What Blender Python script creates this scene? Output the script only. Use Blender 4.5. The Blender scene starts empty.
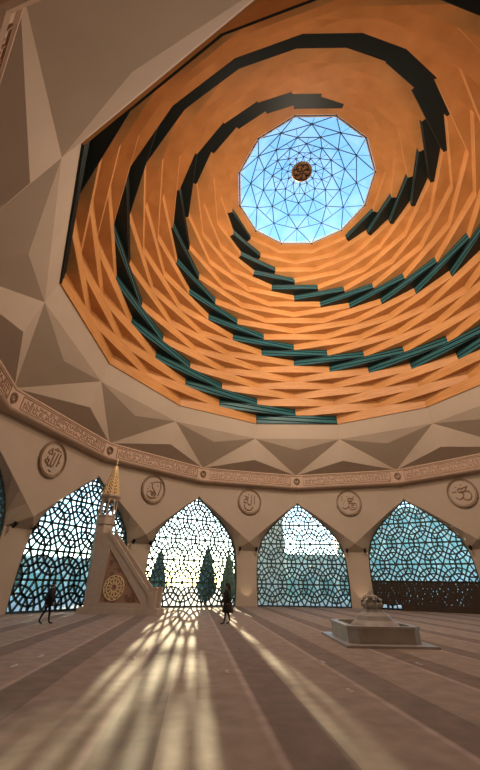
import bpy, bmesh, math, random
from mathutils import Vector, Matrix
random.seed(7)
R_ = math.radians
SC = bpy.context.scene
COL = SC.collection
PH = 3.379245                      # polygon phase of the hall
CX, CY = 6.0688, 19.2363           # hall axis
CAM_Z = 1.772

# ------------------------------------------------------------------ helpers
def P3(k, r, z):
    a = PH + R_(30*k)
    return Vector((CX + r*math.cos(a), CY + r*math.sin(a), z))

def frame_at(k, d, z=0.0):
    """local X = right when looking outward, local Y = outward, local Z = up"""
    a = PH + R_(30*k)
    return Matrix.Translation(P3(k, d, z)) @ Matrix.Rotation(a - math.pi/2, 4, 'Z')

class MB:
    def __init__(s): s.v, s.f = [], []
    def poly(s, pts):
        b = len(s.v); s.v += [tuple(p) for p in pts]; s.f.append(tuple(range(b, b+len(pts))))
    def faces(s, pts, fs):
        b = len(s.v); s.v += [tuple(p) for p in pts]; s.f += [tuple(b+i for i in f) for f in fs]
    def box(s, a, b):
        (x0,y0,z0),(x1,y1,z1) = a, b
        s.faces([(x0,y0,z0),(x1,y0,z0),(x1,y1,z0),(x0,y1,z0),(x0,y0,z1),(x1,y0,z1),(x1,y1,z1),(x0,y1,z1)],
                [(0,3,2,1),(4,5,6,7),(0,1,5,4),(1,2,6,5),(2,3,7,6),(3,0,4,7)])
    def loft(s, loops, cap=True, closed=True):
        n = len(loops[0]); b = len(s.v)
        for l in loops: s.v += [tuple(p) for p in l]
        for i in range(len(loops)-1):
            for j in range(n if closed else n-1):
                s.f.append((b+i*n+j, b+i*n+(j+1)%n, b+(i+1)*n+(j+1)%n, b+(i+1)*n+j))
        if cap:
            s.f.append(tuple(b+j for j in reversed(range(n)))); s.f.append(tuple(b+(len(loops)-1)*n+j for j in range(n)))
    def prism(s, pts, ax, d0, d1):
        """pts 2D polygon; ax 'y' -> pts are (x,z), extruded y d0..d1 ; 'z' -> pts (x,y)"""
        if ax == 'y': l0=[(x,d0,z) for x,z in pts]; l1=[(x,d1,z) for x,z in pts]
        else: l0=[(x,y,d0) for x,y in pts]; l1=[(x,y,d1) for x,y in pts]
        s.loft([l0,l1])
    def bar(s, p, q, w, y0, y1):
        """flat bar in the XZ plane"""
        dx,dz = q[0]-p[0], q[1]-p[1]; L = math.hypot(dx,dz)
        if L < 1e-5: return
        nx,nz = -dz/L*w/2, dx/L*w/2
        s.prism([(p[0]+nx,p[1]+nz),(q[0]+nx,q[1]+nz),(q[0]-nx,q[1]-nz),(p[0]-nx,p[1]-nz)], 'y', y0, y1)
    def tube(s, pts, r, n=6):
        pts=[Vector(p) for p in pts]; loops=[]
        rr = r if isinstance(r,(list,tuple)) else [r]*len(pts)
        for i,p in enumerate(pts):
            t=(pts[min(i+1,len(pts)-1)]-pts[max(i-1,0)]).normalized()
            u=t.cross(Vector((0,0,1)))
            if u.length<1e-3: u=t.cross(Vector((0,1,0)))
            u.normalize(); v=t.cross(u)
            loops.append([p+(u*math.cos(2*math.pi*k/n)+v*math.sin(2*math.pi*k/n))*rr[i] for k in range(n)])
        s.loft(loops)
    def lathe(s, prof, n=24, c=(0,0), lobes=0, amp=0.0):
        loops=[]
        for (r,z) in prof:
            loops.append([(c[0]+r*(1+amp*math.cos(lobes*2*math.pi*k/n))*math.cos(2*math.pi*k/n),
                           c[1]+r*(1+amp*math.cos(lobes*2*math.pi*k/n))*math.sin(2*math.pi*k/n),z) for k in range(n)])
        s.loft(loops)
    def mesh(s, name):
        m=bpy.data.meshes.new(name); m.from_pydata(s.v,[],s.f); m.validate(); m.update()
        bm=bmesh.new(); bm.from_mesh(m); bmesh.ops.recalc_face_normals(bm, faces=bm.faces); bm.to_mesh(m); bm.free()
        return m
    def build(s, name, mat, parent=None, mtx=None, smooth=False):
        m=s.mesh(name); m.materials.append(mat)
        if smooth:
            for p in m.polygons: p.use_smooth=True
        return link(name, m, parent, mtx)

def link(name, data, parent=None, mtx=None):
    o=bpy.data.objects.new(name, data); COL.objects.link(o)
    if parent is not None: o.parent=parent
    if mtx is not None: o.matrix_local = mtx
    return o
def empty(name, mtx):
    o=bpy.data.objects.new(name, None); COL.objects.link(o); o.matrix_local=mtx; o.empty_display_size=.3
    return o
def tag(o, label=None, cat=None, group=None, kind=None):
    if label: o['label']=label
    if cat: o['category']=cat
    if group: o['group']=group
    if kind: o['kind']=kind
    return o

# ------------------------------------------------------------------ materials
def mat(name, col, rough=.6, metal=0., var=0., vscale=3., bump=0., bscale=30., spec=.4, stretch=(1,1,1)):
    m=bpy.data.materials.new(name); m.use_nodes=True; nt=m.node_tree; b=nt.nodes['Principled BSDF']
    b.inputs['Roughness'].default_value=rough; b.inputs['Metallic'].default_value=metal
    b.inputs['Specular IOR Level'].default_value=spec
    tc=nt.nodes.new('ShaderNodeTexCoord'); mp=nt.nodes.new('ShaderNodeMapping'); mp.inputs['Scale'].default_value=stretch
    nt.links.new(tc.outputs['Object'], mp.inputs['Vector'])
    if var>0:
        n=nt.nodes.new('ShaderNodeTexNoise'); n.inputs['Scale'].default_value=vscale; n.inputs['Detail'].default_value=4
        nt.links.new(mp.outputs[0], n.inputs['Vector'])
        r=nt.nodes.new('ShaderNodeValToRGB'); nt.links.new(n.outputs['Fac'], r.inputs[0])
        r.color_ramp.elements[0].position=.3; r.color_ramp.elements[1].position=.7
        r.color_ramp.elements[0].color=(*[c*(1-var) for c in col],1); r.color_ramp.elements[1].color=(*[min(1,c*(1+var)) for c in col],1)
        nt.links.new(r.outputs[0], b.inputs['Base Color'])
    else: b.inputs['Base Color'].default_value=(*col,1)
    if bump>0:
        n2=nt.nodes.new('ShaderNodeTexNoise'); n2.inputs['Scale'].default_value=bscale
        nt.links.new(mp.outputs[0], n2.inputs['Vector'])
        bp=nt.nodes.new('ShaderNodeBump'); bp.inputs['Strength'].default_value=bump; bp.inputs['Distance'].default_value=.02
        nt.links.new(n2.outputs['Fac'], bp.inputs['Height']); nt.links.new(bp.outputs[0], b.inputs['Normal'])
    return m

def glass(name, tint, gloss=.06, rough=.02, var=None, body=None, ior=1.5):
    m=bpy.data.materials.new(name); m.use_nodes=True; nt=m.node_tree; nt.nodes.clear()
    out=nt.nodes.new('ShaderNodeOutputMaterial'); mx=nt.nodes.new('ShaderNodeMixShader')
    tr=nt.nodes.new('ShaderNodeBsdfTransparent'); gl=nt.nodes.new('ShaderNodeBsdfGlossy'); gl.inputs['Roughness'].default_value=rough
    tr.inputs['Color'].default_value=(*tint,1)
    if var:
        tc=nt.nodes.new('ShaderNodeTexCoord'); n=nt.nodes.new('ShaderNodeTexNoise'); n.inputs['Scale'].default_value=var[1]
        r=nt.nodes.new('ShaderNodeValToRGB'); r.color_ramp.elements[0].position=.42; r.color_ramp.elements[1].position=.58
        r.color_ramp.elements[0].color=(*tint,1); r.color_ramp.elements[1].color=(*var[0],1)
        nt.links.new(tc.outputs['Object'],n.inputs['Vector']); nt.links.new(n.outputs['Fac'],r.inputs[0]); nt.links.new(r.outputs[0],tr.inputs['Color'])
    fr=nt.nodes.new('ShaderNodeFresnel'); fr.inputs['IOR'].default_value=ior
    ad=nt.nodes.new('ShaderNodeMath'); ad.operation='ADD'; ad.inputs[1].default_value=gloss; ad.use_clamp=True
    nt.links.new(fr.outputs[0],ad.inputs[0]); nt.links.new(ad.outputs[0],mx.inputs[0])
    base=tr
    if body:
        df=nt.nodes.new('ShaderNodeBsdfDiffuse'); df.inputs['Color'].default_value=(*body,1)
        m2=nt.nodes.new('ShaderNodeMixShader'); m2.inputs[0].default_value=.4
        nt.links.new(tr.outputs[0],m2.inputs[1]); nt.links.new(df.outputs[0],m2.inputs[2]); base=m2
    nt.links.new(base.outputs[0],mx.inputs[1]); nt.links.new(gl.outputs[0],mx.inputs[2]); nt.links.new(mx.outputs[0],out.inputs[0])
    return m

M={}
M['plaster']=mat('plaster',(.44,.36,.285),.75,var=.03,vscale=.6,bump=.05)
M['relief']=mat('relief',(.24,.15,.09),.7); M['reliefb']=mat('band_relief',(.33,.21,.14),.7)
M['band']=mat('band_stone',(.52,.38,.29),.7,var=.08,vscale=4)
M['stone']=mat('pale_stone',(.44,.355,.285),.55,var=.06,vscale=3,bump=.05)
M['marble']=mat('grey_marble',(.33,.315,.295),.35,var=.1,vscale=2)
M['gold']=mat('gilded_lattice',(.95,.74,.42),.45,metal=.15)
M['terra']=mat('carved_panel',(.34,.20,.135),.7,var=.15,vscale=8)
M['steel']=mat('lattice_metal',(.035,.065,.065),.55,metal=.3)
M['darkframe']=mat('dark_frame',(.006,.012,.012),.4,metal=.2)
M['black']=mat('black_plastic',(.01,.01,.01),.5)
M['brown']=mat('dark_timber',(.035,.022,.014),.5,var=.2,vscale=5)
M['bronze']=mat('bronze',(.28,.15,.06),.45,metal=.5)
M['rim']=mat('rim_metal',(.65,.6,.58),.5)
M['bar']=mat('skylight_bar',(.035,.06,.10),.5)
M['ltglass']=glass('window_glass',(.46,.56,.57),.0,ior=1.2)
M['paneglass']=glass('tinted_glass',(.05,.10,.08),.0,.28,var=((.02,.05,.045),.8),body=(.075,.29,.32),ior=1.25)
M['skyglass']=glass('skylight_glass',(.95,1.0,.98),.0,var=((.70,.90,.93),.45),ior=1.04)
M['cloth']=mat('black_cloth',(.012,.012,.015),.9)
M['cloth2']=mat('dark_coat',(.02,.022,.02),.9)
M['skin']=mat('skin',(.22,.125,.085),.6)
M['hair']=mat('dark_hair',(.012,.009,.007),.7)
M['leaf']=mat('cypress_leaf',(.10,.20,.17),.9,var=.4,vscale=4)
M['bark']=mat('bark',(.12,.08,.05),.9)
M['paving']=mat('outdoor_paving',(.72,.66,.56),.8,var=.06,vscale=1)
M['facade']=mat('facade_cladding',(.58,.72,.68),.5,var=.2,vscale=.4)
M['facglass']=mat('facade_glass',(.30,.52,.50),.2)
M['facgrey']=mat('facade_grey',(.62,.70,.64),.6)

# timber with grain and plank tone
def timber():
    m=bpy.data.materials.new('orange_timber'); m.use_nodes=True; nt=m.node_tree; b=nt.nodes['Principled BSDF']
    tc=nt.nodes.new('ShaderNodeTexCoord'); mp=nt.nodes.new('ShaderNodeMapping'); mp.inputs['Scale'].default_value=(.5,.5,6)
    nt.links.new(tc.outputs['Object'],mp.inputs['Vector'])
    n=nt.nodes.new('ShaderNodeTexNoise'); n.inputs['Scale'].default_value=1.2; n.inputs['Detail'].default_value=6
    nt.links.new(mp.outputs[0],n.inputs['Vector'])
    r=nt.nodes.new('ShaderNodeValToRGB'); r.color_ramp.elements[0].position=.3; r.color_ramp.elements[1].position=.72
    r.color_ramp.elements[0].color=(.56,.255,.08,1); r.color_ramp.elements[1].color=(.73,.36,.13,1)
    nt.links.new(n.outputs['Fac'],r.inputs[0])
    n2=nt.nodes.new('ShaderNodeTexNoise'); n2.inputs['Scale'].default_value=.35; nt.links.new(tc.outputs['Object'],n2.inputs['Vector'])
    mx=nt.nodes.new('ShaderNodeMixRGB'); mx.blend_type='MULTIPLY'; mx.inputs[0].default_value=.35
    nt.links.new(r.outputs[0],mx.inputs[1]); nt.links.new(n2.outputs['Fac'],mx.inputs[2]); nt.links.new(mx.outputs[0],b.inputs['Base Color'])
    b.inputs['Roughness'].default_value=.45; b.inputs['Specular IOR Level'].default_value=.3
    return m
M['timber']=timber()

# carpet: prayer rows running towards the low sun
def carpet():
    m=bpy.data.materials.new('carpet'); m.use_nodes=True; nt=m.node_tree; b=nt.nodes['Principled BSDF']
    tc=nt.nodes.new('ShaderNodeTexCoord'); mp=nt.nodes.new('ShaderNodeMapping'); mp.inputs['Rotation'].default_value=(0,0,R_(-5.9))
    nt.links.new(tc.outputs['Object'],mp.inputs['Vector'])
    sp=nt.nodes.new('ShaderNodeSeparateXYZ'); nt.links.new(mp.outputs[0],sp.inputs[0])
    def math_(op,a,bv,c=None):
        q=nt.nodes.new('ShaderNodeMath'); q.operation=op
        nt.links.new(a,q.inputs[0])
        if bv is not None: q.inputs[1].default_value=bv
        if c is not None: q.inputs[2].default_value=c
        return q.outputs[0]
    x=math_('DIVIDE',sp.outputs[0],2.4)
    fr=math_('FRACT',math_('ADD',x,20.13),None)
    r=nt.nodes.new('ShaderNodeValToRGB'); cr=r.color_ramp; cr.interpolation='LINEAR'
    A=(.30,.25,.215,1); B=(.195,.158,.137,1); L=(.40,.34,.31,1)
    cr.elements[0].position=0; cr.elements[0].color=A; cr.elements[1].position=.60; cr.elements[1].color=A
    for p,c in ((.63,L),(.65,L),(.68,B),(.97,B)):
        e=cr.elements.new(p); e.color=c
    nt.links.new(fr,r.inputs[0])
    n=nt.nodes.new('ShaderNodeTexNoise'); n.inputs['Scale'].default_value=2.2; n.inputs['Detail'].default_value=8
    nt.links.new(tc.outputs['Object'],n.inputs['Vector'])
    r2=nt.nodes.new('ShaderNodeValToRGB'); r2.color_ramp.elements[0].color=(.78,.78,.78,1); r2.color_ramp.elements[1].color=(1.15,1.12,1.1,1)
    r2.color_ramp.elements[0].position=.3; r2.color_ramp.elements[1].position=.7
    nt.links.new(n.outputs['Fac'],r2.inputs[0])
    mx=nt.nodes.new('ShaderNodeMixRGB'); mx.blend_type='MULTIPLY'; mx.inputs[0].default_value=1
    nt.links.new(r.outputs[0],mx.inputs[1]); nt.links.new(r2.outputs[0],mx.inputs[2]); nt.links.new(mx.outputs[0],b.inputs['Base Color'])
    n3=nt.nodes.new('ShaderNodeTexNoise'); n3.inputs['Scale'].default_value=60; nt.links.new(tc.outputs['Object'],n3.inputs['Vector'])
    bp=nt.nodes.new('ShaderNodeBump'); bp.inputs['Strength'].default_value=.5; bp.inputs['Distance'].default_value=.01
    nt.links.new(n3.outputs['Fac'],bp.inputs['Height']); nt.links.new(bp.outputs[0],b.inputs['Normal'])
    b.inputs['Roughness'].default_value=.8; b.inputs['Specular IOR Level'].default_value=.35
    return m
M['carpet']=carpet()

# ------------------------------------------------------------------ setting: floor, walls, ceiling
WD=20.93                                   # distance of the arch plane from the axis
mb=MB(); mb.poly([P3(i+.5,22.3,0) for i in range(12)]); mb.build('floor',M['carpet'])['kind']='structure'
mb=MB(); mb.poly([(-160,-120,-.06),(160,-120,-.06),(160,260,-.06),(-160,260,-.06)]); mb.build('ground',M['paving'])['kind']='structure'

HALF=[(4.40,0),(4.46,1.2),(4.48,2.5),(4.44,3.6),(4.32,4.6),(4.05,5.35),(3.62,6.0),(3.0,6.72),(2.2,7.42),(1.2,8.25),(0,9.15)]
HALF=[(x*1.018,z*1.012) for x,z in HALF]
ARCH=[(-x,z) for x,z in HALF]+[(x,z) for x,z in reversed(HALF[:-1])]     # left foot up over the apex to right foot
def inside(x,z):
    if z<0 or z>9.26: return False
    for (x0,z0),(x1,z1) in zip(HALF,HALF[1:]):
        if z0<=z<=z1: return abs(x)<=x0+(x1-x0)*(z-z0)/(z1-z0)
    return False

# wall unit centred on integer k (a pillar, the folded panel above it, half an arch on each side)
def wall_unit(k):
    mb=MB()
    inv=frame_at(k,0).inverted()
    def L(p): return inv@p
    def archpt(side,x,z,dy=0):             # side +1: bay to the right (k-.5); left half of its arch
        f=frame_at(k-.5*side,WD+dy)
        return L(f@Vector((-side*x,0,z)))
    V=L(P3(k,20.45,5.35))
    top=10.75
    for s in (1,-1):
        AP=L(P3(k-.5*s,21.1,9.4)); TP=L(P3(k-.5*s,21.1,top)); TM=L(P3(k,21.1*math.cos(R_(15)),top))
        mb.poly([V,AP,TP,TM] if s>0 else [V,TM,TP,AP])
        # spandrel between arch and the panel edge
        up=HALF[4:]; n=len(up)
        edge=[V.lerp(AP,i/(n-1)) for i in range(n)]
        ap=[archpt(s,x,z) for x,z in up]
        for i in range(n-1): mb.poly([ap[i],ap[i+1],edge[i+1],edge[i]])
        # reveal
        for (x0,z0),(x1,z1) in zip(HALF,HALF[1:]):
            mb.poly([archpt(s,x0,z0),archpt(s,x1,z1),archpt(s,x1,z1,.55),archpt(s,x0,z0,.55)])
        # outer skin from reveal to beyond
        # shaft half
    a0=[archpt(1,x,z) for x,z in HALF[:5]]; b0=[archpt(-1,x,z) for x,z in HALF[:5]]
    for i in range(4): mb.poly([b0[i],a0[i],a0[i+1],b0[i+1]])
    mb.poly([b0[4],a0[4],V])
    return mb
base_mesh=None
names={0:'far_left',-1:'left',-2:'back_left',-3:'back',-4:'back_right',-5:'right',-6:'far_right',-7:'side_right',-8:'near_right',-9:'near',-10:'entrance',-11:'near_left'}
wm=wall_unit(0).mesh('wall_unit'); wm.materials.append(M['plaster'])
inv0=frame_at(0,0)
for k in range(0,-12,-1):
    o=link('wall_'+names[k],wm,None,frame_at(k,0)); o['kind']='structure'
# walls behind the camera: closed arches
WIN=[-.5,-1.5,-2.5,-3.5,-4.5,-5.5,-6.5]
pm=MB(); pm.poly([(x,.3,z) for x,z in ARCH]); pm=pm.mesh('blind_arch'); pm.materials.append(M['plaster'])
n_=0
for k in (-7.5,-8.5,-9.5,-10.5,-11.5):
    o=link('wall_blind_arch',pm,None,frame_at(k,WD)); o['kind']='structure'

# ceiling: folded plaster facets between the frieze and the dome opening
mb=MB()
ZB,RB=12.15,20.6; ZT,RT=15.3,17.95; ZO,RO=16.9,17.62
for k in range(12):
    T0=P3(k,RT,ZT); T1=P3(k+1,RT,ZT); B0=P3(k-.5,RB,ZB); B1=P3(k+.5,RB,ZB)
    N=P3(k,18.35,13.05); Mm=P3(k+.5,18.0,14.25)
    for t in ([T0,N,B0],[T0,B1,N],[N,B1,B0],[T0,T1,Mm],[T0,Mm,B1],[T1,B1,Mm]): mb.poly(t)
    mb.poly([T0,P3(k,RO,ZO),P3(k+1,RO,ZO),T1])
mb.build('ceiling',M['plaster'])['kind']='structure'

# ------------------------------------------------------------------ inscription frieze
def stroke(mb,pts,w,y0,y1):
    for a,b in zip(pts,pts[1:]): mb.bar(a,b,w,y0,y1)
    for p in pts[1:-1]:
        mb.prism([(p[0]+w*.5*math.cos(t*math.pi/3),p[1]+w*.5*math.sin(t*math.pi/3)) for t in range(6)],'y',y0,y1)
def arc(cx,cz,r,a0,a1,n=8,rz=None):
    rz=rz or r
    return [(cx+r*math.cos(R_(a0+(a1-a0)*i/n)),cz+rz*math.sin(R_(a0+(a1-a0)*i/n))) for i in range(n+1)]
rb=20.42; ap=rb*math.cos(R_(15)); hw=rb*math.sin(R_(15))
fm=MB()
prof=[(0,0),(-.10,.06),(-.16,.16),(.02,.24),(.02,1.30),(-.06,1.36),(-.06,1.46),(.85,1.5),(.85,0)]
a15=math.tan(R_(15))
fm.loft([[(-hw-y*a15,y,z) for y,z in prof],[(hw+y*a15,y,z) for y,z in prof]])
fm=fm.mesh('frieze'); fm.materials.append(M['band'])
im=MB()
x=-hw+.95
for side in (-1,1): pass
for (p,q) in (((-hw+.75,.34),(hw-.75,.34)),((hw-.75,.34),(hw-.75,1.22)),((hw-.75,1.22),(-hw+.75,1.22)),((-hw+.75,1.22),(-hw+.75,.34))): im.bar(p,q,.05,-.03,.03)
rs=random.Random(3)
for row in range(2):
    x=-hw+.95
    while x<hw-1.0:
        z=.46+row*.36; t=rs.random(); h=.3+rs.random()*.08
        if t<.35: stroke(im,[(x,z),(x+.02,z+h)],.05,-.02,.03); x+=.13
        elif t<.6: stroke(im,[(x,z+.1)]+arc(x+.12,z+.08,.11,180,360,6)+[(x+.24,z+h*.8)],.045,-.02,.03); x+=.32
        elif t<.8: stroke(im,arc(x+.08,z+.16,.08,0,360,8),.045,-.02,.03); stroke(im,[(x+.16,z+.1),(x+.3,z+.08)],.05,-.02,.03); x+=.34
        else: stroke(im,[(x,z+.28),(x+.16,z+.2),(x+.04,z+.08),(x+.26,z+.03)],.05,-.02,.03); x+=.32
        if rs.random()<.4: im.prism([(x-.12+.03*math.cos(a),z-.02+.03*math.sin(a)) for a in (0,1.57,3.14,4.71)],'y',-.02,.03)
im=im.mesh('inscription'); im.materials.append(M['reliefb'])
def rosette_mesh(r,n=8):
    m=MB(); stroke(m,arc(0,0,r,0,360,20),.05,-.06,.0)
    for i in range(n):
        a=i*360/n; stroke(m,arc(r*.45*math.cos(R_(a)),r*.45*math.sin(R_(a)),r*.36,a-100,a+100,5),.035,-.05,0)
    m.prism([(r*.16*math.cos(i),r*.16*math.sin(i)) for i in range(6)],'y',-.06,0)
    return m
rm_=rosette_mesh(.32).mesh('rosette'); rm_.materials.append(M['relief'])
for i,k in enumerate(range(0,-12,-1)):
    o=link('trim_%d'%(i+1),fm,None,frame_at(k,ap,10.68)); o['kind']='structure'
    c=link('inscription',im,o); c.matrix_local=Matrix.Translation((0,-.0,0))
    c=link('rosette',rm_,o); c.matrix_local=Matrix.Translation((hw,-.045,.78))@Matrix.Rotation(R_(-15),4,'Z')

# ------------------------------------------------------------------ arched windows with geometric lattice
def lattice():
    mb=MB(); segs=[]
    a=2.03; h=a*math.sqrt(3)/2
    W=.115
    nodes=lambda i,j:(i*a+(j%2)*a/2, j*h+.05)
    for j in range(0,7): segs.append(((-5,j*h+.05),(5,j*h+.05),W*1.25))
    for s in (1,-1):
        for i in range(-8,9):
            x0=i*a; segs.append(((x0,.05),(x0+s*6*h/math.tan(R_(60)),.05+6*h),W))
    for j in range(-1,7):
        for i in range(-4,5):
            cx,cz=i*a+((j%2)*a/2), j*h+.05
            for r,n in ((.50*a,20),(.72*a,26)):
                p=arc(cx,cz,r,0,360,n)
                for u,v in zip(p,p[1:]): segs.append((u,v,W*1.05))
    for p,q,w in segs:
        L=math.hypot(q[0]-p[0],q[1]-p[1]); n=max(1,int(L/.3))
        run=None
        P=[(p[0]+(q[0]-p[0])*i/n,p[1]+(q[1]-p[1])*i/n) for i in range(n+1)]
        I=[inside(*u) for u in P]
        def cut(u,v):
            for _ in range(8):
                m=((u[0]+v[0])/2,(u[1]+v[1])/2)
                if inside(*m): u=m
                else: v=m
            return u
        for i in range(n+1):
            if I[i] and run is None: run=cut(P[i],P[i-1]) if i>0 else P[i]
            if run is not None and (not I[i]): mb.bar(run,cut(P[i-1],P[i]),w,0,.12); run=None
        if run is not None: mb.bar(run,P[n],w,0,.12)
    return mb
lm=lattice().mesh('lattice'); lm.materials.append(M['steel'])
fr=MB(); stroke(fr,ARCH,.16,-.02,.2); stroke(fr,[(-4.4,.06),(4.4,.06)],.12,-.02,.2)
fr=fr.mesh('frame'); fr.materials.append(M['steel'])
gm=MB(); gm.poly([(x,.34,z) for x,z in ARCH]); gm=gm.mesh('glazing'); gm.materials.append(M['ltglass'])
for i,k in enumerate(WIN):
    o=empty('window_%d'%(i+1),frame_at(k,WD+.08)); o['kind']='structure'
    link('lattice',lm,o); link('frame',fr,o); link('glazing',gm,o)

# ------------------------------------------------------------------ spiral timber dome
NR=21; HR=17.55/NR; Z0=16.9
def ZZ(t): return 17.55*(t+.19*t*(1-t))
def RR(t):
    g=t-.62*t*(1-t); return 17.5-10.9*g
dome=empty('timber_dome',Matrix.Translation((CX,CY,Z0)))
tag(dome,'huge dome lining of folded orange timber boards with three spiralling strips of dark glass','dome')
DI=Matrix.Translation((-CX,-CY,-Z0)); 
for j in range(NR):
    z0=Z0+ZZ(j/NR); z1=Z0+ZZ((j+1)/NR); r=RR(j/NR); dep=1.5
    for a in range(3):
        c=-15.5+.5*j+4*a; ks=[c+.5+i for i in range(4)]
        mb=MB()
        loops=[]
        for k in ks:
            loops.append([DI@P3(k,r,z0),DI@P3(k,r,z1),DI@P3(k,r+dep,z1),DI@P3(k,r+dep,z0)])
        mb.loft(loops); mb.build('timber_board',M['timber'],dome)
        # glass step
        g=MB(); y=.04
        A,B,C_,D=[DI@P3(k,r+y,z) for k,z in ((c-.5,z0+.05),(c+.5,z0+.05),(c+.5,z1),(c-.5,z1))]
        o1=(P3(c,1,0)-Vector((CX,CY,0))).normalized()*.05
        g.loft([[A,B,C_,D],[p_+o1 for p_ in (A,B,C_,D)]])
        po=g.build('glass_pane',M['paneglass'],dome)
        f=MB(); up=Vector((0,0,.05))
        A0,B0,B2,A2=[DI@P3(k,rr_,z0) for k,rr_ in ((c-.5,r),(c+.5,r),(c+.5,r+1.4),(c-.5,r+1.4))]
        f.loft([[A0,B0,B2,A2],[p_+up for p_ in (A0,B0,B2,A2)]])
        ml,mr=A.lerp(D,.5),B.lerp(C_,.5)
        for (p,q) in ((A,B),(B,C_),(C_,D),(D,A)): f.tube([p,q],.045,4)
        f.tube([A-o1*.3,mr-o1*.3],.055,4); f.tube([ml-o1*.3,C_-o1*.3],.055,4)
        f.build('pane_frame',M['darkframe'],po)

# ------------------------------------------------------------------ skylight
# flat timber collar that closes the top of the dome around the skylight
mb=MB(); mb.loft([[DI@(P3(k,r,0)+Vector((0,0,z))) for k in range(12)] for r,z in ((6.74,Z0+17.5),(6.74,Z0+17.75),(9.2,Z0+17.75),(9.2,Z0+17.5),(6.74,Z0+17.5))],cap=False)
mb.build('timber_collar',M['timber'],dome)
sky=empty('glass_skylight',Matrix.Translation((CX,CY,Z0+17.55)))
tag(sky,'round domed blue skylight of triangular glass panes at the top of the dome','skylight')
RS=6.62; APX=3.55
rings=[(1.0,0,0),(.80,.5,.95),(.62,0,1.75),(.46,.5,2.35),(.33,0,2.8),(.22,.5,3.15),(.12,0,3.45)]
def sp(i,k):
    f,o,z=rings[i]; a=PH+R_(30*(k+o)); zz=z+(.22 if i%2 else 0)
    return Vector((RS*f*math.cos(a),RS*f*math.sin(a),zz))
gl=MB(); bars=MB()
for i in range(len(rings)-1):
    o0=rings[i][1]; o1=rings[i+1][1]
    for k in range(12):
        lo0,lo1=sp(i,k),sp(i,k+1); up=sp(i+1,k) if o0==0 else sp(i+1,k+1)
        up1=sp(i+1,k+1) if o0==0 else sp(i+1,k+2)
        gl.poly([lo0,lo1,up]); gl.poly([lo1,up1,up])
        w=.045 if i<4 else .035
        for p,q in ((lo0,lo1),(lo0,up),(lo1,up)): bars.tube([p,q],w,4)
        m=(lo0+lo1+up)/3
        mid=(lo0+lo1)/2
        if i<5: bars.tube([mid,up],.022,4)
        bars.tube([up,mid],.02,4) if i==0 else None
    # small node balls
for i in range(len(rings)):
    for k in range(12):
        p=sp(i,k); bars.tube([p-Vector((0,0,.06)),p+Vector((0,0,.06))],.09,6)
gl.poly([sp(6,k) for k in range(12)])
go=gl.build('glass',M['skyglass'],sky); bars.build('glazing_bars',M['bar'],sky)
mb=MB(); mb.loft([[ (r*math.cos(PH+R_(30*k)),r*math.sin(PH+R_(30*k)),z) for k in range(12)] for r,z in ((6.50,.0),(6.50,.12),(6.72,.12),(6.72,.0),(6.50,.0))],cap=False)
mb.build('rim',M['rim'],sky)
md=MB(); prof=[(0.01,3.18),(1.0,3.18),(1.08,3.26),(1.0,3.42),(.01,3.42)]
md.lathe(prof,32)
mo=md.build('medallion',M['bronze'],sky)
mr=MB()
def flat_stroke(mb,pts,w,z0,z1):
    for p,q in zip(pts,pts[1:]):
        dx,dy=q[0]-p[0],q[1]-p[1]; L=math.hypot(dx,dy)
        if L<1e-5: continue
        nx,ny=-dy/L*w/2,dx/L*w/2
        mb.prism([(p[0]+nx,p[1]+ny),(q[0]+nx,q[1]+ny),(q[0]-nx,q[1]-ny),(p[0]-nx,p[1]-ny)],'z',z0,z1)
for i in range(6):
    a=60*i; c=(.5*math.cos(R_(a)),.5*math.sin(R_(a)))
    flat_stroke(mr,arc(c[0],c[1],.36,a-150,a+110,9),.09,3.08,3.2)
flat_stroke(mr,arc(0,0,.16,0,360,12),.08,3.08,3.2)
mr.build('medallion_relief',M['black'],mo)

# ------------------------------------------------------------------ calligraphy roundels over the pillars
def roundel(k,label,strokes,dots=()):
    o=empty('calligraphy_roundel',frame_at(k,21.1*math.cos(R_(15))-.02,9.15))
    tag(o,label,'roundel','calligraphy roundels between the arches')
    r=1.27
    strokes=[([(x*1.12,z*1.12) for x,z in st],w) for st,w in strokes]
    d=MB(); d.prism([(r*math.cos(R_(t*10)),r*math.sin(R_(t*10))) for t in range(36)],'y',-.05,.0); d.build('disc',M['plaster'],o)
    b=MB(); stroke(b,arc(0,0,r-.04,0,360,36),.09,-.13,-.05); stroke(b,arc(0,0,r-.17,0,360,36),.035,-.09,-.05); b.build('border',M['relief'],o)
    s=MB()
    for st,w in strokes: stroke(s,st,w,-.11,-.05)
    for x,z in dots: s.prism([(x+.06*math.cos(a),z+.06*math.sin(a)) for a in (0,1.57,3.14,4.71)],'y',-.11,-.05)
    s.build('lettering',M['relief'],o)
w=.085
roundel(-1,'round relief roundel left of the tall stepped pulpit, upright parallel letter strokes',
  [([(.55,.5),(.42,-.35)],w),([(.3,.45),(.12,-.35)]+arc(0,-.36,.12,0,-180,4),w),([(.0,.42),(-.13,-.33)]+arc(-.26,-.36,.12,0,-180,4),w),(arc(-.46,-.22,.13,0,330,8),w),
   ([(-.38,-.36),(-.3,-.1)],w),([(-.1,.62),(.5,.62)],.07),([(-.55,.3),(-.3,.62),(-.2,.25),(-.5,.25)],.09),([(-.15,-.72),(.1,-.76)],.06)],[(.1,.82),(-.55,0),(.65,-.1),(.2,.75),(-.7,-.25)])
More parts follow.
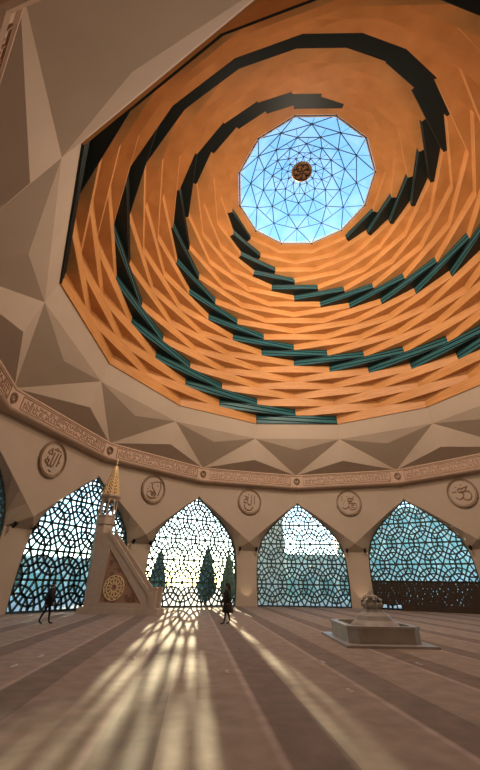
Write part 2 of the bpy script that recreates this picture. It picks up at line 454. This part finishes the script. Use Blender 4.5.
roundel(-2,'round relief roundel between pulpit spire and sunlit arch, one long looping letter stroke',
  [([(.5,-.45),(.68,.2),(.6,.68),(.15,.62),(-.2,.45),(-.15,.15),(.15,-.2),(.28,-.4)],w),(arc(-.2,-.35,.4,200,350,8),w),([(-.6,-.35),(-.3,-.15),(0,-.35),(.25,-.5)],w),(arc(-.05,-.35,.14,0,330,8),w),([(-.5,-.6),(0,-.72),(.4,-.6)],.06)],[(-.5,.2),(-.35,.5),(.4,.35),(-.6,-.05)])
roundel(-3,'round relief roundel between the sunlit arch and the pale arch beside it',
  [([(.5,.55),(.45,-.2)],w),([(.2,.6),(.15,-.1)]+arc(0,-.15,.16,0,-180,5),w),(arc(-.35,.05,.18,0,330,8),w),(arc(-.1,-.35,.42,170,350,8),w),([(-.5,.5),(-.1,.35),(-.45,.25)],.07)],[(-.1,.7),(.3,-.6),(-.65,-.1)])
roundel(-4,'round relief roundel above the fountain and pillar, rounded curling letter strokes',
  [([(-.65,-.35),(-.45,-.52),(-.15,-.4),(-.02,-.25)],w),(arc(.08,.25,.16,0,330,8),w),([(.2,.35),(.45,.4),(.3,.15),(0,.12),(-.03,-.15)],w),
   ([(-.03,-.08),(.3,-.02),(.62,-.1),(.66,-.4),(.45,-.6),(.1,-.6),(-.05,-.3)],w),(arc(.32,-.3,.13,0,300,7),.06),([(-.6,.62),(-.6,.2)],.06)],[(-.4,.2),(-.15,.65),(.55,.6),(-.55,-.1)])
roundel(-5,'round relief roundel at the far right above the bluish arch, partly tilted away',
  [([(-.55,-.3),(-.3,-.5),(0,-.35),(.1,-.1)],w),(arc(-.1,.2,.16,0,330,8),w),([(.0,.32),(.5,.45),(.25,.1),(-.2,.05)],w),(arc(.3,-.25,.35,150,-160,9),w),([(-.7,.1),(-.4,.15)],.06)],[(-.4,.55),(.1,.7),(.6,.1)])

# ------------------------------------------------------------------ small spotlights on the pillar heads
sn={-1:'left of the pulpit',-2:'between pulpit and sunlit arch',-3:'between the sunlit and pale arches',-4:'behind the fountain',-5:'at the far right edge'}
def spotfix(k,dx,z,label):
    pos=frame_at(k,21.02)@Vector((dx,-.02,z))
    root=empty('wall_spotlight',Matrix.Translation(pos)@Matrix.Rotation(PH+R_(30*k)-math.pi/2,4,'Z'))
    tag(root,label,'spotlight','black spotlights on the pillar heads')
    b=MB(); b.tube([(0,.35,0),(0,-.12,0)],.035,8); b.build('bracket',M['black'],root)
    h=MB(); h.tube([(0,-.02,-.16),(0,-.1,-.05),(0,-.2,.14)],[.09,.12,.14],12); h.build('lamp_head',M['black'],root)
for k in (-1,-2,-3,-4,-5):
    for s,sd in ((-1,'left'),(1,'right')):
        spotfix(k,s*.86,4.75,'small black spotlight on the %s side of the pillar %s'%(sd,sn[k]))

# ------------------------------------------------------------------ minbar (stepped pulpit)
p0=Vector((-9.44,27.8,0)); p1=Vector((-4.66,27.2,0)); e=(p1-p0).normalized()
mm=Matrix.Translation(p0)@Matrix.Rotation(math.atan2(e.y,e.x),4,'Z')
mi=empty('minbar',mm); tag(mi,'tall carved stone pulpit with sloping stair, small turret and gilded pointed spire','pulpit')
DW=1.25
# side walls: quadrilateral with sloping top; local x along, y depth
side=[(-.62,0),(4.85,0),(4.85,.30),(4.60,.30),(4.60,1.35),(4.12,1.35),(4.02,1.15),(3.9,1.22),(.62,5.2),(.62,5.6),(-.62,5.6)]
outer=[(-.62,.3),(4.15,.3),(4.15,1.0),(.60,5.15),(-.62,5.15)]
panel=[(.40,.62),(3.3,.62),(.50,3.75)]
def ring_wall(mb,y0,y1):
    # wall face with triangular opening filled by a sunken panel
    A,B,C_=panel
    out=[(-.58,.3),(3.85,.3),(3.85,.95),(.15,4.75),(-.66,4.75)]
    for q in ([out[0],out[1],B,A],[out[1],out[2],B],[out[2],out[3],C_,B],[out[3],out[4],C_],[out[4],out[0],A,C_]):
        mb.prism(q,'y',y0,y1)
w_=MB(); ring_wall(w_,0,.14); w_.build('side_wall',M['stone'],mi)
w_=MB(); ring_wall(w_,DW-.14,DW); w_.build('side_wall',M['stone'],mi)
for y0 in (.05,DW-.09):
    pn=MB(); pn.prism(panel,'y',y0,y0+.04); po=pn.build('carved_panel',M['terra'],mi)
    if y0<.5:
        g=MB(); c=(1.28,1.45)
        for r in (.70,.50,.2): stroke(g,arc(c[0],c[1],r,0,360,24),.045,-.01,.04)
        for t in range(12):
            an=R_(30*t); a2=R_(30*t+15)
            q=lambda r,a:(c[0]+r*math.cos(a),c[1]+r*math.sin(a))
            g.bar(q(.2,an),q(.5,a2),.045,-.01,.04); g.bar(q(.5,a2),q(.2,R_(30*t+30)),.03,-.01,.04)
            g.bar(q(.5,an),q(.70,a2),.045,-.01,.04); g.bar(q(.70,a2),q(.5,R_(30*t+30)),.03,-.01,.04)
        g.build('gilded_rosette',M['gold'],po)
        g=MB(); rr=random.Random(5)
        for i in range(70):
            u,v=rr.random(),rr.random()
            if u+v>1: u,v=1-u,1-v
            x=panel[0][0]+u*(panel[1][0]-panel[0][0])+v*(panel[2][0]-panel[0][0]); z=panel[0][1]+v*(panel[2][1]-panel[0][1])
            if math.hypot(x-c[0],z-c[1])<.72 or z<.72 or x<.66: continue
            stroke(g,arc(x,z,.08,0,360,6),.025,.01,.05)
        g.build('carving',M['relief'],po)
b=MB(); b.box((-.95,-.12,0),(4.5,DW+.12,.3)); b.box((-.88,-.06,.3),(4.43,DW+.06,.36)); b.build('plinth',M['stone'],mi)
st=MB(); ns=18
for i in range(ns):
    x1=3.8-i*(3.5/ns); z=.3+(i+1)*(3.8/ns); st.box((x1-3.5/ns,.14,.3),(x1,DW-.14,z))
st.build('stair',M['stone'],mi)
for y in (-.04,DW-.16):
    h=MB(); h.prism([(3.82,.95),(3.82,1.25),(.15,5.0),(.15,4.68)],'y',y,y+.2); h.build('handrail',M['stone'],mi)
    h=MB(); h.box((3.78,y-.02,.36),(4.26,y+.24,1.42)); h.prism([(3.74,1.42),(4.30,1.42),(4.24,1.52),(3.80,1.52)],'y',y-.05,y+.27); h.build('newel_post',M['stone'],mi)
# turret
c=(-.60,DW/2)
def oct_(r,z,cx_=c[0],cy_=c[1],n=8): return [(cx_+r*math.cos(R_(22.5+360*i/n)),cy_+r*math.sin(R_(22.5+360*i/n)),z) for i in range(n)]
t=MB(); t.loft([oct_(.66,.3,-.16),oct_(.66,2.6,-.36),oct_(.64,5.2,-.58),oct_(.62,5.35)]); t.loft([oct_(.72,5.35),oct_(.72,5.5)]); t.loft([oct_(.66,5.5),oct_(.66,5.9)])
t.loft([oct_(.72,5.9),oct_(.70,5.98)]); tw=t.build('turret_shaft',M['stone'],mi)
for i in range(8):
    a=R_(22.5+45*i); x,y=c[0]+.6*math.cos(a),c[1]+.6*math.sin(a)
    q=MB(); q.tube([(x,y,5.98),(x,y,6.9)],.055,6); q.build('turret_column',M['stone'],mi)
t=MB()
for i in range(8):
    a0,a1=R_(22.5+45*i),R_(67.5+45*i)
    A=Vector((c[0]+.62*math.cos(a0),c[1]+.62*math.sin(a0),0)); B=Vector((c[0]+.62*math.cos(a1),c[1]+.62*math.sin(a1),0))
    for u in range(8):
        f0,f1=u/8,(u+1)/8
        zz=lambda f:6.7+.38*(1-abs(2*f-1)**2.2)
        p,q=A.lerp(B,f0),A.lerp(B,f1)
        t.poly([(p.x,p.y,zz(f0)),(q.x,q.y,zz(f1)),(q.x,q.y,7.2),(p.x,p.y,7.2)])
t.build('turret_arches',M['stone'],mi)
t=MB(); t.loft([oct_(.66,7.15),oct_(.82,7.3),oct_(.82,7.42)]); t.build('cornice',M['stone'],mi)
s_=MB(); s_.loft([oct_(.66,7.42),oct_(.40,8.4),oct_(.13,9.6),oct_(.03,9.9)]); so=s_.build('spire',M['terra'],mi)
g=MB()
for lv in range(9):
    z=7.45+lv*.25; z2=z+.25; rr=lambda z:.70-(z-7.42)*.255
    for i in range(8):
        a0,a1,am=R_(22.5+45*i),R_(67.5+45*i),R_(45+45*i)
        pt=lambda a,z:(c[0]+rr(z)*math.cos(a)*(1 if a!=am else .94),c[1]+rr(z)*math.sin(a)*(1 if a!=am else .94),z)
        wd=.035 if lv<5 else .025
        g.tube([pt(a0,z),pt(am,z2)],wd,4); g.tube([pt(a1,z),pt(am,z2)],wd,4); g.tube([pt(am,z),pt(a0,z2)],wd,4); g.tube([pt(a0,z),pt(a1,z)],wd,4)
g.build('gilded_lattice',M['gold'],so)
f=MB(); f.lathe([(.02,9.85),(.09,9.95),(.03,10.05),(.06,10.15),(.01,10.35)],10,c); f.build('finial',M['gold'],so)

# ------------------------------------------------------------------ fountain
fx0,fx1,fy0,fy1=3.80,6.98,15.05,19.2
fo=empty('ablution_fountain',Matrix.Translation(((fx0+fx1)/2,(fy0+fy1)/2,0)))
tag(fo,'low grey stone fountain basin on a slab with a carved lobed centrepiece','fountain')
hx,hy=(fx1-fx0)/2,(fy1-fy0)/2
b=MB(); b.box((-hx,-hy,0),(hx,hy,.07)); b.build('slab',M['marble'],fo)
def ch(x,y,c): return [(-x+c,-y),(x-c,-y),(x,-y+c),(x,y-c),(x-c,y),(-x+c,y),(-x,y-c),(-x,-y+c)]
bx,by=hx-.28,hy-.5
ol=ch(bx,by,.3); il=ch(bx-.22,by-.22,.22)
b=MB(); Z=lambda pts,z:[(x,y,z) for x,y in pts]
b.loft([Z(ol,.07),Z(ol,.46),Z([(x*1.03,y*1.02) for x,y in ol],.48),Z([(x*1.03,y*1.02) for x,y in ol],.56),Z(il,.56),Z(il,.2)],cap=False)
b.poly(Z(il,.2)); b.build('basin',M['marble'],fo)
s_=MB(); s_.lathe([(.98,.2),(.98,.44),(.86,.56),(.70,.66),(.62,.80),(.42,.92),(.38,1.0)],48,(.15,0),lobes=8,amp=.05)
s_.build('centrepiece',M['marble'],fo)
s_=MB(); s_.lathe([(.30,.97),(.32,1.02),(.38,1.1),(.38,1.18),(.24,1.2),(.16,1.3),(.27,1.38),(.25,1.44),(.12,1.48),(.05,1.6)],48,(.15,0),lobes=8,amp=.1)
cr=s_.build('carved_crown',M['marble'],fo)
for i in range(8):
    a=R_(45*i); p=MB()
    x,y=.38*math.cos(a),.38*math.sin(a)
    p.tube([(x*.7+.15,y*.7,1.1),(x+.15,y,1.18),(x*1.06+.15,y*1.06,1.3),(x*.8+.15,y*.8,1.38)],[.07,.08,.06,.02],6); p.build('petal',M['marble'],cr)

# ------------------------------------------------------------------ timber screen in front of the bluish arch
sc=empty('timber_screen',frame_at(-4.5,WD-.75)); tag(sc,'low dark brown perforated timber screen standing before the bluish arch at right','screen')
mb=MB(); rr=random.Random(9)
x0,x1=-4.35,4.6
xs=x0
rows=9; zt=2.12; zb=.45
dz=(zt-zb)/rows
for r in range(rows+1): mb.box((x0,-.03,zb+r*dz-.045),(x1,.03,zb+r*dz+.045))
for r in range(rows):
    x=x0+rr.random()*.2
    while x<x1-.3:
        wdt=.20+rr.random()*.5; mb.box((x,-.02,zb+r*dz),(x+wdt,.02,zb+(r+1)*dz)); x+=wdt+.02+rr.random()*.04
mb.build('perforated_board',M['brown'],sc)
mb=MB(); mb.box((x0+2.3,-.05,0),(x1,.05,zb)); mb.build('kick_board',M['brown'],sc)
for x in (x0,x0+1.1,x0+2.25,-.2,2.2,x1-.1):
    mb=MB(); mb.box((x,-.07,0),(x+.1,.07,zt+.06)); mb.build('post',M['brown'],sc)
mb=MB(); mb.box((x0-.04,-.09,zt+.04),(x1+.04,.09,zt+.12)); mb.build('top_rail',M['brown'],sc)

# ------------------------------------------------------------------ small floor plates in the carpet
for (x,y,lb) in [(-5.43, 12.66, 'small pale floor plate in the carpet below the person at left'), (-5.43, 11.26, 'small pale floor plate in the carpet at the left picture edge'), (-2.79, 14.19, 'small pale floor plate beside the sunlit streak in front of the pulpit'), (-2.81, 12.6, 'small pale floor plate at the edge of the sunlit streak, nearer than its twin'), (-3.55, 19.06, 'small pale floor plate nearest the foot of the pulpit stair'), (-0.18, 11.0, 'small pale floor plate in the dark strip between the two sun fans'), (2.44, 12.49, 'small pale floor plate left of the fountain slab'), (2.33, 9.42, 'small pale floor plate in front of the fountain, nearest the viewer'), (5.07, 12.44, 'small pale floor plate just in front of the fountain slab')]:
    o=empty('floor_plate',Matrix.Translation((x,y,0))@Matrix.Rotation(R_(5.9),4,'Z')); tag(o,lb,'floor plate','pale floor plates in the carpet')
    b=MB(); b.box((-.035,-.14,0),(.035,.14,.012)); b.build('plate',M['rim'],o)
    b=MB(); b.box((-.015,-.06,.012),(.015,.06,.02)); b.build('lid',M['marble'],o)
# ------------------------------------------------------------------ people
def skin_body(name, joints, edges, material, parent, sub=2):
    me=bpy.data.meshes.new(name); keys=list(joints)
    me.from_pydata([joints[k][0] for k in keys],[(keys.index(a),keys.index(b)) for a,b in edges],[])
    o=bpy.data.objects.new(name,me); COL.objects.link(o)
    sk=o.modifiers.new('skin','SKIN'); sk.use_smooth_shade=True
    if not me.skin_vertices: 
        bm=bmesh.new(); bm.from_mesh(me); bm.verts.layers.skin.verify(); bm.to_mesh(me); bm.free()
    for i,k in enumerate(keys):
        r=joints[k][1]; r=(r,r) if not isinstance(r,tuple) else r
        me.skin_vertices[0].data[i].radius=r; me.skin_vertices[0].data[i].use_root=(i==0)
    ss=o.modifiers.new('sub','SUBSURF'); ss.levels=sub; ss.render_levels=sub
    dg=bpy.context.evaluated_depsgraph_get(); ev=o.evaluated_get(dg); m2=bpy.data.meshes.new_from_object(ev)
    bpy.data.objects.remove(o); m2.materials.clear(); m2.materials.append(material)
    for p in m2.polygons: p.use_smooth=True
    r=link(name,m2,parent); return r
def ellipsoid(mb,c,r,n=12,m=8):
    loops=[]
    for i in range(1,m):
        t=math.pi*i/m; loops.append([(c[0]+r[0]*math.sin(t)*math.cos(2*math.pi*k/n),c[1]+r[1]*math.sin(t)*math.sin(2*math.pi*k/n),c[2]-r[2]*math.cos(t)) for k in range(n)])
    mb.loft(loops)
def hand(side,wr,fw):
    """five short finger chains from the wrist; local +x is the walking direction"""
    J={};E=[]
    return J,E
def person(pos,yaw,H,stride,label,coat,armswing,elbow=.1):
    """faces local +x; y is to the left"""
    root=empty('person',Matrix.Translation(pos)@Matrix.Rotation(yaw,4,'Z')); tag(root,label,'person')
    s=H/1.75
    V=lambda x,y,z:(x*s,y*s,z*s)
    J={'pel':(V(0,0,.95),.125*s),'bel':(V(.01,0,1.08),.12*s),'che':(V(.02,0,1.28),.135*s),'nb':(V(.01,0,1.45),.07*s),'nk':(V(.03,0,1.52),.052*s),'hd0':(V(.045,0,1.60),.072*s),'hd':(V(.045,0,1.67),.088*s),'hd1':(V(.035,0,1.73),.06*s)}
    E=[('pel','bel'),('bel','che'),('che','nb'),('nb','nk'),('nk','hd0'),('hd0','hd'),('hd','hd1')]
    f=stride
    for n,y,d in (('l',.095,1),('r',-.095,-1)):
        # d=1 leading leg, d=-1 trailing
        if d>0: kx,kz,ax_,az=f*.62,.50,f*.95,.085
        else: kx,kz,ax_,az=-f*.35,.50,-f*1.05,.13
        J[n+'hip']=(V(0,y,.88),.095*s); J[n+'kn']=(V(kx,y,kz),.062*s); J[n+'cf']=(V((kx+ax_)/2-.02,y,.34),.056*s); J[n+'an']=(V(ax_,y,az),.036*s)
        J[n+'ft']=(V(ax_+.09,y,az-.045 if d>0 else .05),.036*s); J[n+'to']=(V(ax_+.19,y,.032),.026*s)
        E+=[('pel',n+'hip'),(n+'hip',n+'kn'),(n+'kn',n+'cf'),(n+'cf',n+'an'),(n+'an',n+'ft'),(n+'ft',n+'to')]
        sg=1 if n=='l' else -1; sw=-armswing*d
        J[n+'sh']=(V(.01,sg*.185,1.42),.06*s); J[n+'el']=(V(sw*.5,sg*.235,1.14),.043*s); J[n+'wr']=(V(sw*.9+elbow,sg*.225,.92),.028*s)
        J[n+'pm']=(V(sw*1.0+elbow+.02,sg*.22,.85),.034*s)
        E+=[('nb',n+'sh'),(n+'sh',n+'el'),(n+'el',n+'wr'),(n+'wr',n+'pm')]
        for q in range(4):
            fy=(q-1.5)*.019; ln=(.07,.085,.08,.06)[q]
            bx=sw*1.0+elbow+.02+(q-1.5)*.018
            J[n+'f%d'%q]=(V(bx,sg*.22,.82),.011*s); J[n+'g%d'%q]=(V(bx+.01,sg*.212,.82-ln*.55),.0095*s); J[n+'h%d'%q]=(V(bx+.02,sg*.195,.82-ln),.008*s)
            E+=[(n+'pm',n+'f%d'%q),(n+'f%d'%q,n+'g%d'%q),(n+'g%d'%q,n+'h%d'%q)]
        J[n+'t0']=(V(sw+elbow+.05,sg*.2,.84),.012*s); J[n+'t1']=(V(sw+elbow+.065,sg*.185,.795),.009*s)
        E+=[(n+'pm',n+'t0'),(n+'t0',n+'t1')]
    body=skin_body('body',J,E,M['cloth'],root)
    # skin tone on head and hands
    body.data.materials.append(M['skin'])
    for p in body.data.polygons:
        z=p.center.z/s; 
        if z>1.50 or (z<.90 and abs(p.center.y)/s>.165): p.material_index=1
    # face: nose, ears, eyes
    fc=MB(); fc.tube([V(.125,0,1.675),V(.152,0,1.632),V(.13,0,1.62)],[.01*s,.017*s,.01*s],6)
    for y in (.088,-.088): fc.tube([V(.04,y,1.68),V(.045,y*1.1,1.65),V(.05,y,1.61)],[.012*s,.018*s,.01*s],6)
    fc.build('face',M['skin'],root,smooth=True)
    ey=MB()
    for y in (.033,-.033): ellipsoid(ey,V(.122,y,1.672),(.01*s,.014*s,.009*s),8,6)
    ey.tube([V(.128,-.025,1.588),V(.133,0,1.59),V(.128,.025,1.588)],.006*s,5)
    ey.build('eyes',M['hair'],root)
    return root,s,V
rt,s,V=person(Vector((-9.35,21.15,0)),R_(12),1.72,.21,'person in dark clothes walking right before the leftmost arch window','',.18)
h=MB(); ellipsoid(h,V(.02,0,1.70),(.108*s,.10*s,.09*s)); h.build('hair',M['hair'],rt,smooth=True)
j=MB(); 
def ov(z,rx,ry,cx_=0.0): return [V(cx_+rx*math.cos(2*math.pi*k/20),ry*math.sin(2*math.pi*k/20),z) for k in range(20)]
j.loft([ov(.80,.20,.23),ov(.95,.20,.22),ov(1.1,.19,.21,.01),ov(1.3,.20,.235,.015),ov(1.42,.155,.22,.01),ov(1.5,.075,.085,.02)]); j.build('jacket',M['cloth'],rt,smooth=True)
for sg,d in ((1,-1),(-1,1)):
    q=MB(); sw=.18*d
    q.tube([V(.01,sg*.175,1.43),V(sw*.5,sg*.235,1.14),V(sw*.9+.1,sg*.227,.93)],[.075*s,.062*s,.05*s],10); q.build('sleeve',M['cloth'],rt,smooth=True)
rt,s,V=person(Vector((-.46,22.6,0)),R_(180+14),1.78,.17,'person in a long dark coat walking left before the sunlit arch','',.10)
h=MB(); ellipsoid(h,V(.015,0,1.69),(.112*s,.105*s,.105*s)); h.tube([V(-.04,0,1.72),V(-.09,0,1.58),V(-.10,0,1.42),V(-.09,0,1.32)],[.08*s,.09*s,.08*s,.03*s],10); h.build('hair',M['hair'],rt,smooth=True)
j=MB(); j.loft([ov(.48,.30,.27,-.05),ov(.7,.26,.25,-.03),ov(.95,.21,.22,-.01),ov(1.1,.19,.205),ov(1.3,.20,.225,.01),ov(1.43,.13,.21,.01),ov(1.51,.08,.09,.02)]); j.build('coat',M['cloth2'],rt,smooth=True)
for sg,d in ((1,-1),(-1,1)):
    q=MB(); sw=.10*d
    q.tube([V(.01,sg*.175,1.43),V(sw*.5,sg*.24,1.14),V(sw*.9+.1,sg*.232,.93)],[.08*s,.07*s,.058*s],10); q.build('sleeve',M['cloth2'],rt,smooth=True)

# ------------------------------------------------------------------ outside
mb=MB(); mb.loft([[P3(k/3,r,z) for k in range(36)] for r,z in ((9.8,32.0),(9.0,38.2),(9.4,38.2),(10.2,32.0),(9.8,32.0))],cap=False)  # unseen ring added to keep low sun out of skylight and upper panes
mb.build('sun_shield_ring',M['facgrey'])['kind']='structure'
def cypress(x,y,h,r,label,seed):
    t=empty('cypress_tree',Matrix.Translation((x,y,-.06))); tag(t,label,'tree','trees outside the arches')
    rr=random.Random(seed); m=MB(); loops=[]; n=18; L=26
    for i in range(L+1):
        f=i/L; base=r*(math.sin(math.pi*min(1,f*1.15+.12))**.7 if f<.6 else (1-f)/.4*.86+.02)
        base=r*max(.03,(1-f)**.75*(.35+.65*min(1,f*5)))
        loops.append([(base*(1+.28*(rr.random()-.5))*math.cos(2*math.pi*k/n),base*(1+.28*(rr.random()-.5))*math.sin(2*math.pi*k/n),.5+f*(h-.5)+.12*rr.random()) for k in range(n)])
    m.loft(loops)
    for i in range(420):
        f=rr.random()**1.2; a=rr.random()*6.283; base=r*max(.03,(1-f)**.75*(.35+.65*min(1,f*5)))
        x_,y_,z_=base*.9*math.cos(a),base*.9*math.sin(a),.5+f*(h-.5)
        m.tube([(x_,y_,z_),(x_*1.22,y_*1.22,z_+.35+.3*rr.random())],[.14,.02],4)
    m.build('foliage',M['leaf'],t)
    m=MB(); m.tube([(0,0,0),(0,0,1.0)],[.18,.14],8); m.build('trunk',M['bark'],t)
def ontop(u,dist):
    a=(u-240)/344.2; return a/.84*dist*.9, dist
cypress(-.75,39,4.0,.75,'slim cypress at the right edge of the sunlit arch behind the walking person',7)
cypress(-9.9,40,4.4,.95,'dark cypress outside just beyond the pulpit stair',8)
cypress(-2.9,40,4.6,1.0,'dark cypress behind the right half of the sunlit arch',1)
cypress(-7.9,41,4.3,.95,'dark cypress behind the left edge of the sunlit arch',2)
cypress(-20.5,36,6.2,1.6,'dark cypress low behind the leftmost arch, nearer the pulpit',3)
cypress(-24,31,5.0,1.8,'broad dark cypress behind the left foot of the leftmost arch',4)

def block(name,x,y,yaw,w,d,h,m1,m2,label,fl=3.2,bay=2.4):
    o=empty(name,Matrix.Translation((x,y,-.06))@Matrix.Rotation(R_(yaw),4,'Z')); tag(o,label,'building')
    b=MB(); b.box((-w/2,0,0),(w/2,d,h)); b.box((-w/2-.2,-.2,h),(w/2+.2,d+.2,h+.5)); b.build('walls',m1,o)
    nf=int(h/fl); nb=int(w/bay)
    for i in range(nf):
        for k in range(nb):
            q=MB(); xx=-w/2+(k+.5)*w/nb; q.box((xx-bay*.36,-.06,i*fl+.7),(xx+bay*.36,.02,i*fl+fl-.5)); q.build('window',m2,o)
block('office_building',33.5,64,-12,33,12,13,M['facade'],M['facglass'],'blue glazed building behind the bluish arch at right')
block('office_building',11.2,56,0,10.5,9,5.0,M['facade'],M['facglass'],'low blue building behind the right side of the pale arch')
block('stair_tower',3.2,49,0,5.5,6,17,M['facgrey'],M['facgrey'],'grey green tower behind the left side of the pale arch')
block('office_building',-24,58,30,16,9,4.2,M['facade'],M['facglass'],'low teal building behind the leftmost arch')

# ------------------------------------------------------------------ light
SUNE=21; HALL_FILL=500; DOME_FILL=5200; NEAR_FILL=2500
w=bpy.data.worlds.new('World'); SC.world=w; w.use_nodes=True; nt=w.node_tree
bg=nt.nodes['Background']; st=nt.nodes.new('ShaderNodeTexSky'); st.sky_type='NISHITA'
st.sun_elevation=R_(4.3); st.sun_rotation=R_(-5.9); st.sun_size=R_(.6); st.sun_intensity=.02
st.air_density=.55; st.dust_density=.1; st.ozone_density=1.0
tm=nt.nodes.new('ShaderNodeMixRGB'); tm.blend_type='MULTIPLY'; tm.inputs[0].default_value=1; tm.inputs[2].default_value=(1,1.03,1.04,1)
nt.links.new(st.outputs[0],tm.inputs[1]); nt.links.new(tm.outputs[0],bg.inputs[0])
sl=bpy.data.lights.new('sun','SUN'); sl.energy=SUNE; sl.color=(1,.68,.43); sl.angle=R_(.5)
so_=bpy.data.objects.new('sun',sl); COL.objects.link(so_)
sd=Vector((math.sin(R_(-5.9))*math.cos(R_(4.3)),math.cos(R_(-5.9))*math.cos(R_(4.3)),math.sin(R_(4.3))))
so_.rotation_euler=sd.to_track_quat('Z','Y').to_euler(); bg.inputs[1].default_value=1.65

def spot(pos,target,power,angle,col=(1,.72,.45),rad=.3,blend=.6):
    l=bpy.data.lights.new('spot','SPOT'); l.energy=power; l.color=col; l.spot_size=R_(angle); l.spot_blend=blend; l.shadow_soft_size=rad
    o=bpy.data.objects.new('spot_light',l); COL.objects.link(o); o.location=pos
    o.rotation_euler=(Vector(target)-Vector(pos)).to_track_quat('-Z','Y').to_euler(); return o
def fill_lamp(p,e,col=(1,.80,.61),r=1.0):  # soft fill light added in mid-air, without any fixture
    l=bpy.data.lights.new('hall','POINT'); l.energy=e; l.color=col; l.shadow_soft_size=r
    o=bpy.data.objects.new('fill_light',l); COL.objects.link(o); o.location=p
for k in (-7.5,-9.5,-11.5):
    o=spot(P3(k,5.0,27.0),P3(k+6,16,21.5),DOME_FILL,150,(1,.80,.60),.8,.8)  # added fill spots for the far timber; no lamps hang here
fill_lamp(P3(0,.1,26),800,(1,.78,.58),1.0); fill_lamp(P3(-9.3,2.5,18.5),NEAR_FILL,(1,.78,.58),1.0)  # added fill at the dome axis and for the near-side timber
for k in (1,5,9): fill_lamp(P3(k,9,15.5),HALL_FILL)  # added fill for the folded ceiling and walls
# floor washers at two pillar feet
for k in (-3,-4): spot(P3(k,20.6,.12),P3(k,21.1,1.6),45,70,rad=.05)

# ------------------------------------------------------------------ camera
cam=bpy.data.cameras.new('camera'); co=bpy.data.objects.new('camera',cam); COL.objects.link(co); SC.camera=co
F=344.2; pitch=.57687; roll=-.0173
cam.sensor_fit='VERTICAL'; cam.sensor_height=36; cam.lens=F*36/770
cam.shift_x=0; cam.shift_y=-25/770
co.location=(0,0,CAM_Z)
co.rotation_mode='QUATERNION'
co.rotation_quaternion=(Matrix.Rotation(math.pi/2+pitch,3,'X')@Matrix.Rotation(-roll,3,'Z')).to_quaternion()
cam.clip_end=1000
SC.view_settings.view_transform='Standard'; SC.view_settings.look='None'; SC.view_settings.gamma=1; SC.view_settings.exposure=0
try: SC.cycles.use_denoising=True
except Exception: pass
